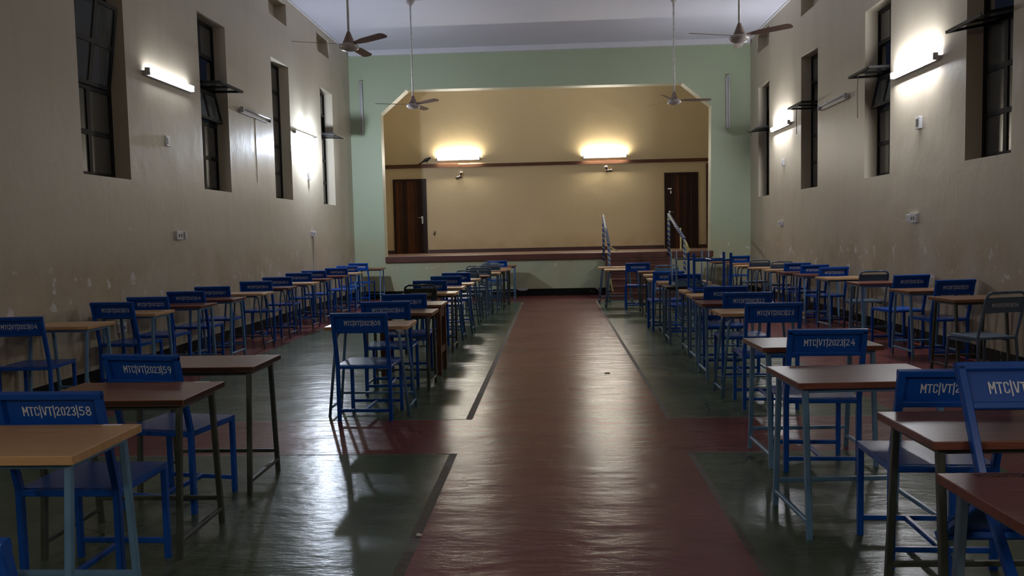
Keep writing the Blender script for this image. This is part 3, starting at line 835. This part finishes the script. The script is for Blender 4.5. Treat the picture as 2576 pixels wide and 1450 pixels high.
# ------------------------------------------------------------------ desks
DH = 0.76
def desk_square(t, w, dp, top, leg, edge, thick):
    x = w / 2 - 0.05; yt, yb = dp / 2 - 0.06, dp / 2 + 0.005
    def tp(b):
        b.box(-w / 2, w / 2, -dp / 2, dp / 2, DH - thick, DH)
        if edge:
            for f in b.bm.faces:
                if abs(f.normal.z) < 0.5:
                    f.material_index = 1
    def tp2(b):
        tp(b); b.bm.normal_update()
        for f in b.bm.faces:
            f.material_index = 0 if abs(f.normal.z) > 0.5 else 1
    tt = obj('tabletop', shared(('top', w, dp, thick), 'tabletop', [top, edge or top], tp2, 0.003), t)
    zt = DH - thick
    def ap(b):
        for s in (-1, 1):
            b.bar([(-x, s * yt, zt - 0.014), (x, s * yt, zt - 0.014)], 0.025, 0.026, ref=(0, 1, 0))
            b.bar([(s * x, -yt, zt - 0.014), (s * x, yt, zt - 0.014)], 0.025, 0.026)
    obj('top_frame', shared(('sqap', w, dp, thick), 'top_frame', leg, ap), t)
    for sx in (-1, 1):
        for sy in (-1, 1):
            obj('leg', shared(('sqleg', w, dp, sx, sy, thick), 'leg', leg, lambda b: b.bar([(sx * x, sy * yb, 0), (sx * x, sy * yt, zt - 0.002)], 0.027)), t)
        k = 0.08 / zt
        yy = yb + (yt - yb) * k
        obj('side_rail', shared(('sqside', w, dp, sx), 'side_rail', leg, lambda b: b.bar([(sx * x, -yy, 0.08), (sx * x, yy, 0.08)], 0.022, 0.022)), t)
    k = 0.14 / zt
    yy = yb + (yt - yb) * k
    obj('crossbar', shared(('sqcross', w, dp), 'crossbar', leg, lambda b: b.bar([(-x, yy, 0.14), (x, yy, 0.14)], 0.022, 0.022, ref=(0, 1, 0))), t)
    return tt

def desk_tube(t, w, dp, top, leg, edge, thick):
    yt = dp / 2 - 0.07
    def tp2(b):
        b.box(-w / 2, w / 2, -dp / 2, dp / 2, DH - thick, DH); b.bm.normal_update()
        for f in b.bm.faces:
            f.material_index = 0 if abs(f.normal.z) > 0.5 else 1
    tt = obj('tabletop', shared(('top', w, dp, thick), 'tabletop', [top, edge or top], tp2, 0.003), t)
    zt = DH - thick - 0.013
    xt, xb = w / 2 - 0.085, w / 2 - 0.015
    for sx in (-1, 1):
        for sy in (-1, 1):
            def lg(b):
                pts = [(sx * xb, sy * (yt + 0.03), 0), (sx * (xt + 0.004), sy * yt, zt - 0.07)]
                for k in range(1, 5):
                    a = k / 5 * PI / 2
                    pts.append((sx * (xt - 0.06 + 0.06 * math.cos(a)), sy * yt, zt - 0.06 + 0.06 * math.sin(a)))
                pts += [(sx * (xt - 0.06), sy * yt, zt), (0, sy * yt, zt)]
                b.tube(pts, 0.0125, 8, ref=(0, 1, 0))
            obj('leg', shared(('tbleg', w, dp, sx, sy, thick), 'leg', leg, lg), t)
        xx = xb - (xb - xt) * 0.07 / zt
        obj('side_rail', shared(('tbside', w, dp, sx), 'side_rail', leg, lambda b: b.tube([(sx * xx, -yt - 0.027, 0.07), (sx * xx, yt + 0.027, 0.07)], 0.010, 8, ref=(1, 0, 0))), t)
    xx = xb - (xb - xt) * 0.13 / zt
    obj('crossbar', shared(('tbcross', w, dp), 'crossbar', leg, lambda b: b.tube([(-xx, yt + 0.024, 0.13), (xx, yt + 0.024, 0.13)], 0.010, 8)), t)
    return tt

def desk_wood(t, w, dp, top, leg, edge, thick):
    tt = obj('tabletop', shared(('wtop', w, dp), 'tabletop', M['brown'], lambda b: b.box(-w / 2, w / 2, -dp / 2, dp / 2, DH - 0.03, DH), 0.004), t)
    x, y = w / 2 - 0.045, dp / 2 - 0.045
    def ap(b):
        for s in (-1, 1):
            b.box(-x, x, s * y - 0.012, s * y + 0.012, DH - 0.15, DH - 0.03); b.box(s * x - 0.012, s * x + 0.012, -y, y, DH - 0.15, DH - 0.03)
    obj('apron', shared('wap', 'apron', M['old_wood'], ap), t)
    for sx in (-1, 1):
        for sy in (-1, 1):
            obj('leg', shared(('wleg', sx, sy), 'leg', M['old_wood'], lambda b: b.box(sx * x - 0.024, sx * x + 0.024, sy * y - 0.024, sy * y + 0.024, 0, DH - 0.03), 0.003), t)
        obj('side_rail', shared(('wside', sx), 'side_rail', M['old_wood'], lambda b: b.box(sx * x - 0.014, sx * x + 0.014, -y, y, 0.22, 0.28)), t)
    return tt

def desk(kind, side, nx, ny, yaw, top, leg, label, w=0.74, dp=0.45, edge=None, thick=0.03, group=None):
    a = math.radians(yaw)
    lx = (-w / 2 if side == 'R' else w / 2); ly = dp / 2
    cx = nx + lx * math.cos(a) - ly * math.sin(a); cy = ny + lx * math.sin(a) + ly * math.cos(a)
    name = 'wooden_desk' if kind == 'w' else 'exam_desk'
    t = root(name, label, 'desk', (cx, cy, 0), a, group)
    f = {'s': desk_square, 't': desk_tube, 'w': desk_wood}[kind]
    tt = f(t, w, dp, M[top], M[leg], M[edge] if edge else None, thick)
    return t, tt

DA, DB, DC, DD, DM = ('desks along the left wall', 'desks left of the aisle', 'desks right of the aisle', 'desks along the right wall', 'front left desks')
A = dict(w=0.62, group=DA)
desk('s', 'R', -4.14, 6.98, 0, 'tan', 'light_blue', 'tan desk with pale blue legs beyond chair 04, by the left wall', **A)
desk('s', 'R', -4.11, 8.13, 0, 'tan', 'light_blue', 'tan desk beyond chair 03, by the left wall', **A)
desk('s', 'R', -4.01, 9.00, 0, 'red', 'light_blue', 'dark red desk before chair 48, by the left wall', **A)
desk('s', 'R', -4.00, 9.90, 0, 'red', 'light_blue', 'red brown desk between chairs 48 and 47, by the left wall', **A)
desk('t', 'R', -3.97, 10.85, 0, 'tan', 'grey_blue', 'tan desk with bent tube legs between chairs 47 and 46', **A)
desk('t', 'R', -4.01, 12.04, 0, 'red', 'grey_blue', 'red brown desk with bent tube legs beyond chair 46', **A)
desk('t', 'R', -3.98, 13.14, 0, 'tan', 'grey_blue', 'tan desk beyond chair 42, seventh in the left wall row', **A)
desk('s', 'R', -4.07, 14.30, 0, 'red', 'grey_blue', 'red brown desk eighth in the left wall row', **A)
desk('s', 'R', -4.04, 15.37, 0, 'red', 'grey_blue', 'red brown desk ninth in the left wall row, near the dazzling bulb', **A)
desk('s', 'R', -4.05, 16.53, 0, 'tan', 'light_blue', 'tan desk last but one before the stage, by the left wall', **A)
desk('s', 'R', -4.02, 18.77, 0, 'brown', 'light_blue', 'brown desk in the far left corner below the stage', **A)
Mr = dict(w=0.76, dp=0.48, group=DM)
near_tan = desk('s', 'R', -1.69, 2.71, 0, 'tan', 'light_blue', 'large nearest tan desk with pale blue legs, bottom left', thick=0.034, **Mr)
near_mid = desk('s', 'R', -1.74, 3.67, 0, 'brown', 'olive', 'brown desk with dark olive legs between chairs 58 and 59', edge='board_edge', **Mr)
near_far = desk('s', 'R', -1.76, 4.61, 0, 'brown', 'olive', 'brown desk with dark olive legs beyond chair 59', edge='board_edge', **Mr)
Bd = dict(w=0.70, group=DB)
d08 = desk('t', 'R', -1.22, 6.62, 0, 'tan', 'light_blue', 'tan desk with bent pale blue tube legs at chair 08', **Bd)
desk('s', 'R', -1.18, 7.72, 0, 'brown', 'olive', 'brown desk with dark olive legs at chair 60', **Bd)
desk('w', 'R', -1.21, 8.60, 0, 'brown', 'olive', 'old all-wood desk with square timber legs at chair 09', w=0.70, dp=0.50, group=DB)
desk('s', 'R', -1.27, 10.28, 0, 'tan', 'olive', 'tan desk at the olive tubular chair, left of the aisle', **Bd)
desk('t', 'R', -1.30, 11.38, 0, 'tan', 'grey_blue', 'tan desk with bent tube legs beyond chair 17, left of the aisle', **Bd)
desk('t', 'R', -1.25, 12.20, 0, 'tan', 'grey_blue', 'tan desk with bent tube legs right behind a twin desk, left of the aisle', **Bd)
desk('t', 'R', -1.26, 13.38, 0, 'tan', 'grey_blue', 'tan desk just before the nearest grey chair, left of the aisle', **Bd)
desk('s', 'R', -1.18, 14.40, 0, 'red', 'grey_blue', 'red brown desk between the first two grey chairs, left of the aisle', **Bd)
desk('s', 'R', -1.05, 15.40, 0, 'tan', 'grey_blue', 'tan desk at the second grey chair, left of the aisle', **Bd)
desk('s', 'R', -0.98, 16.20, 0, 'brown', 'olive', 'brown desk at the third grey chair, left of the aisle', **Bd)
desk('s', 'R', -0.94, 16.98, 0, 'tan', 'olive', 'tan desk third from the stage, left of the aisle', **Bd)
desk('s', 'R', -0.96, 17.72, 0, 'brown', 'olive', 'brown desk second from the stage, left of the aisle', **Bd)
desk('s', 'R', -0.89, 18.80, 0, 'brown', 'light_blue', 'brown desk closest to the stage front, left of the aisle', **Bd)
Cd = dict(w=0.72, group=DC)
desk('t', 'L', 0.91, 16.95, 0, 'tan', 'grey_blue', 'tan tube-legged desk closest to the stage steps', **Cd)
desk('t', 'L', 0.98, 15.90, 0, 'tan', 'grey_blue', 'tan tube-legged desk at the lone chair before the steps', **Cd)
desk('s', 'L', 1.53, 14.83, 0, 'brown', 'olive', 'brown desk at the light grey tubular chair, right of the aisle', **Cd)
desk('s', 'L', 1.51, 13.66, 0, 'tan', 'olive', 'tan desk with dark legs, fourth from the stage steps', **Cd)
desk('s', 'L', 1.43, 12.42, 0, 'tan', 'light_blue', 'tan desk at the farther blue chair behind the upturned chairs', **Cd)
desk('s', 'L', 1.49, 11.66, 0, 'tan', 'grey_blue', 'tan desk at the nearer blue chair behind the upturned chairs', **Cd)
desk('s', 'L', 1.45, 10.72, 0, 'dark', 'grey_blue', 'very dark desk carrying the upturned grey chair', **Cd)
desk('s', 'L', 1.54, 9.82, 0, 'tan', 'grey_blue', 'tan desk carrying the upturned blue chair', **Cd)
desk('s', 'L', 1.52, 9.13, 0, 'tan', 'light_blue', 'tan desk at chair 21, right of the aisle', **Cd)
desk('s', 'L', 1.46, 8.19, 0, 'red', 'light_blue', 'dark red desk at chair 22, right of the aisle', **Cd)
desk('t', 'L', 1.45, 7.20, 0, 'tan', 'light_blue', 'tan desk with bent tube legs at chair 23', **Cd)
desk('s', 'L', 1.28, 5.09, 2, 'red', 'light_blue', 'red brown desk at chair 24, right of the aisle', w=0.75, dp=0.47, group=DC)
desk('s', 'L', 1.15, 3.90, 3, 'red', 'light_blue', 'broad red brown desk in front of chair 24, pale blue legs', w=0.75, dp=0.50, group=DC)
desk('s', 'L', 1.28, 2.81, 1, 'red', 'olive', 'dark red desk with a sheen that the tipped chair leans on', w=0.75, dp=0.47, group=DC)
near_right = desk('s', 'L', 1.14, 2.00, 2, 'red', 'grey_blue', 'nearest red brown desk cut off at the bottom right corner', w=0.75, dp=0.45, group=DC)
Dd = dict(w=0.62, group=DD)
desk('s', 'L', 3.90, 8.16, 7, 'brown', 'olive', 'brown desk at the nearest grey chair, by the right wall', **Dd)
desk('s', 'L', 3.96, 9.33, 5, 'brown', 'light_blue', 'brown desk at chair 35, by the right wall', **Dd)
desk('s', 'L', 3.94, 10.75, 2, 'red', 'light_blue', 'red brown desk between chair 36 and the pale grey chair', **Dd)
desk('s', 'L', 3.92, 11.98, 3, 'tan', 'grey_blue', 'brown tan desk at the pale grey chair, by the right wall', **Dd)
desk('s', 'L', 3.85, 12.90, 3, 'red', 'light_blue', 'red brown desk at chair 38, by the right wall', **Dd)
desk('s', 'L', 3.80, 13.72, 3, 'red', 'grey_blue', 'red brown desk just beyond chair 38, by the right wall', **Dd)
desk('s', 'L', 3.78, 14.62, 2, 'tan', 'light_blue', 'tan desk at the third chair of the close group, right wall', **Dd)
desk('t', 'L', 3.73, 15.45, 3, 'tan', 'grey_blue', 'tan desk at the first grey chair beyond the close group, right wall', **Dd)
desk('t', 'L', 3.66, 16.50, 0, 'tan', 'grey_blue', 'tan desk at the grey chair standing out near the stage', **Dd)
desk('s', 'L', 3.70, 17.55, 0, 'brown', 'grey_blue', 'brown desk second from the stage, by the right wall', **Dd)
desk('t', 'L', 3.60, 18.92, 0, 'brown', 'grey_blue', 'brown desk in the far right corner below the green wall', **Dd)

# paper number strips glued on the near left desks, painted number on the nearest right desk
for (t, tt), w, dp in ((near_tan, 0.76, 0.48), (near_mid, 0.76, 0.48), (near_far, 0.76, 0.48)):
    obj('paper_sheen_patch', shared('plabel', 'paper_sheen_patch', M['paper'], lambda b: b.box(w / 2 - 0.155, w / 2 - 0.075, dp / 2 - 0.026, dp / 2 - 0.004, DH, DH + 0.0008)), tt, 'white paper strip')
one('stencil_number', M['black_paint'], lambda b: lettering(b, 'MTC|VT|2023|', lambda u, v: (u, 0.175 + v * 0.9, DH + 0.0008), 0.036, -0.17), near_right[1], 'dark stencilled number')
one('paper_sheen_patch', M['paper'], lambda b: b.box(-0.30, -0.02, 0.02, 0.2, DH, DH + 0.0008), d08[1], 'painted white sheen on the tabletop')  # painted sheen: thin white sheet stands in for light on the desktop

# ------------------------------------------------------------------ stair rails wrapped in tape
def stair_rail(label, x0, y0, z0, h0, x1, y1, h1, tails):
    t = root('stair_rail', label, 'hand rail', (x1, y1, 0), group='taped stair rails')
    dx, dy = x0 - x1, y0 - y1
    one('post', M['tape'], lambda b: b.tube([(dx, dy, z0), (dx, dy, h0)], 0.03, 10), t, 'upper post wound with blue and yellow tape')
    one('post', M['tape'], lambda b: b.tube([(0, 0, 0.0), (0, 0, h1)], 0.03, 10), t, 'lower post wound with blue and yellow tape')
    one('top_rail', M['tape'], lambda b: b.tube([(dx, dy, h0), (dx * 0.5, dy * 0.5, (h0 + h1) / 2 - 0.01), (0, 0, h1)], 0.036, 10), t)
    for (x, y, z, ln, sx) in tails:
        one('tape_tail', M['tape_yellow'], lambda b: b.bar([(x, y, z), (x + sx * 0.4, y - 0.02, z - ln * 0.5), (x + sx, y - 0.01, z - ln)], 0.035, 0.004, ref=(0, 0, 1) if abs(sx) > ln else (1, 0, 0)), t, 'loose end of yellow tape')
stair_rail('taped stair rail on the left side of the stage steps', 1.165, 19.42, 0.82, 1.87, 1.165, 17.55, 1.22, [(0.02, -0.04, 1.18, 0.10, 0.16), (0.0, -0.05, 0.55, 0.30, -0.03), (0.02, -0.05, 0.5, 0.28, 0.05)])
stair_rail('taped stair rail on the right side of the stage steps', 2.70, 19.42, 0.86, 1.88, 2.77, 17.55, 1.30, [(0.0, -0.04, 1.28, 0.42, 0.10), (0.02, -0.05, 1.25, 0.2, 0.08), (-0.04, 1.84, 1.85, 0.12, -0.06), (0.10, 1.2, 1.55, 0.5, 0.0)])

# ------------------------------------------------------------------ sockets, switches, small fixtures
def plate(name, label, cat, loc, rot, w, h, dpt, face, extra=None):
    t = root(name, label, cat, loc, rot=rot)
    one('plate', M['plastic'], lambda b: b.box(-w / 2, w / 2, -dpt, 0, -h / 2, h / 2), t, bevel=0.003)
    if face == 'slots':
        one('outlet', M['dark_plastic'], lambda b: (b.box(-w * 0.3, -w * 0.08, -dpt - 0.002, -dpt, -h * 0.2, h * 0.15), b.box(w * 0.08, w * 0.3, -dpt - 0.002, -dpt, -h * 0.2, h * 0.15)), t)
    if face == 'rocker':
        one('rocker', M['plastic'], lambda b: b.box(-w * 0.28, w * 0.28, -dpt - 0.008, -dpt, -h * 0.3, h * 0.3), t)
    if face == 'dark':
        one('regulator', M['dark_plastic'], lambda b: b.box(-w * 0.25, w * 0.25, -dpt - 0.004, -dpt, -h * 0.32, h * 0.32), t)
    if extra:
        one('plug_adapter', M['plastic'], lambda b: b.box(extra - 0.025, extra + 0.025, -0.05, 0, -0.05, 0.05), t, bevel=0.006)
    return t
plate('wall_socket', 'double socket with plug at mid height on the left wall, nearer one', 'socket', (XL, 10.24, 1.57), RL, 0.17, 0.11, 0.035, 'slots', 0.14)
plate('wall_socket', 'socket with plug at mid height on the left wall, farther one', 'socket', (XL, 16.05, 1.58), RL, 0.11, 0.10, 0.05, 'slots', 0.10)
plate('wall_socket', 'low double socket on the left wall behind the desk at chair 04', 'socket', (XL, 8.75, 0.55), RL, 0.15, 0.10, 0.03, 'slots')
plate('wall_switch', 'white switch box below the softly lit left tube lamp', 'switch', (XL, 10.07, 2.75), RL, 0.10, 0.13, 0.02, 'rocker')
plate('wall_switch', 'slim white switch box below the dazzling bulb', 'switch', (XL, 15.94, 2.71), RL, 0.09, 0.14, 0.04, 'rocker')
plate('fan_regulator', 'white framed regulator box below the nearer right tube lamp', 'switch', (XR, 10.61, 2.78), RR, 0.12, 0.15, 0.04, 'dark')
plate('wall_switch', 'small white switch box below the farther right tube lamp', 'switch', (XR, 16.70, 2.81), RR, 0.10, 0.14, 0.04, 'rocker')
plate('wall_socket', 'double socket with plug on the right wall, nearer one', 'socket', (XR, 10.72, 1.59), RR, 0.17, 0.12, 0.035, 'slots', -0.14)
plate('wall_socket', 'socket with plug on the right wall, farther one', 'socket', (XR, 16.84, 1.59), RR, 0.11, 0.10, 0.05, 'slots', -0.10)
tag(one('cable_conduit', M['cream_wall'], lambda b: b.tube([(XL, 13.16, 2.42), (XL, 13.16, 3.46)], 0.005, 8)), 'painted cable conduit rising to the unlit left tube lamp', 'conduit')
tag(one('cable_conduit', M['plaster'], lambda b: b.tube([(XL, 16.12, 0.17), (XL, 16.12, 1.53)], 0.012, 8)), 'thin cable conduit below the farther left socket', 'conduit')

def spots(x, z, label, angs):
    t = root('spot_fitting', label, 'light fitting', (x, YS, z), group='twin spot fittings on the stage wall')
    one('mount', M['fitting'], lambda b: b.lathe([(0, 0.03), (0.05, 0.03), (0.055, -0.03), (0, -0.03)], (0, -0.055, 0), 12), t)
    for a in angs:
        dx, dz = math.cos(math.radians(a)), math.sin(math.radians(a))
        one('spot_head', M['fitting'], lambda b: b.tube([(0.02 * dx, -0.06, 0.02 * dz), (0.06 * dx, -0.09, 0.06 * dz), (0.13 * dx, -0.12, 0.13 * dz)], 0.036, 10, radii=[0.6, 1.0, 1.25]), t)
spots(-2.55, 3.10, 'spot fitting on the stage wall below the left lit tube lamp', (75, 200))
spots(1.48, 3.16, 'spot fitting on the stage wall below the right lit tube lamp', (110, 0))
tag(one('broken_bracket', M['fitting'], lambda b: b.bar([(-3.32, YS, 1.62), (-3.31, YS - 0.06, 1.58), (-3.33, YS - 0.03, 1.50)], 0.035, 0.02)), 'small rusty hook beside the left stage door', 'hook')

# bird perched on the wall rail
def bird_body(b):
    spine = [(-0.22, 0, -0.035), (-0.16, 0, -0.005), (-0.10, 0, 0.03), (-0.06, 0, 0.055), (-0.01, 0, 0.078), (0.04, 0, 0.095), (0.07, 0, 0.115), (0.092, 0, 0.13), (0.112, 0, 0.128), (0.128, 0, 0.12), (0.15, 0, 0.11)]
    rad = [0.014, 0.013, 0.016, 0.032, 0.046, 0.044, 0.032, 0.029, 0.022, 0.009, 0.002]
    b.tube(spine, 1.0, 12, ref=(0, 1, 0), radii=rad)
br = tag(one('bird', M['feather'], bird_body), 'small black bird perched on the stage wall rail', 'bird')
br.location = (-3.50, YS - 0.024, 3.505)
for s in (-1, 1):
    one('leg', M['feather'], lambda b: b.tube([(0.01, s * 0.012, 0.04), (0.025, s * 0.012, 0.0), (0.02, s * 0.012, -0.034), (0.04, s * 0.012, -0.034)], 0.004, 6, ref=(0, 1, 0)), br)

# scraps lying on the floor
def scrap(name, label, cat, x, y, r, mat, seed):
    rg = random.Random(seed)
    def bld(b):
        n = 9
        top = [(r * rg.uniform(0.5, 1.0) * 1.6 * math.cos(2 * PI * k / n), r * rg.uniform(0.5, 1.0) * math.sin(2 * PI * k / n)) for k in range(n)]
        up = [b.bm.verts.new((px, py, 0.006 + 0.006 * rg.random())) for px, py in top]
        dn = [b.bm.verts.new((px, py, 0.0005)) for px, py in top]
        b.bm.faces.new(up); b.bm.faces.new(dn[::-1])
        for i in range(n):
            j = (i + 1) % n
            b.bm.faces.new((up[j], up[i], dn[i], dn[j]))
    o = tag(one(name, mat, bld), label, cat)
    o.location = (x, y, 0.0)
scrap('paper_scrap', 'tiny white paper scrap on the joint left of the aisle', 'scrap', -0.70, 3.96, 0.012, M['paper'], 1)
scrap('dry_leaf', 'small tan dry leaf on the green floor right of the aisle', 'leaf', 1.18, 8.53, 0.022, M['tan'], 2)
scrap('dry_leaf', 'small dark dry leaf on the red aisle', 'leaf', 0.54, 8.6, 0.022, M['dark'], 3)
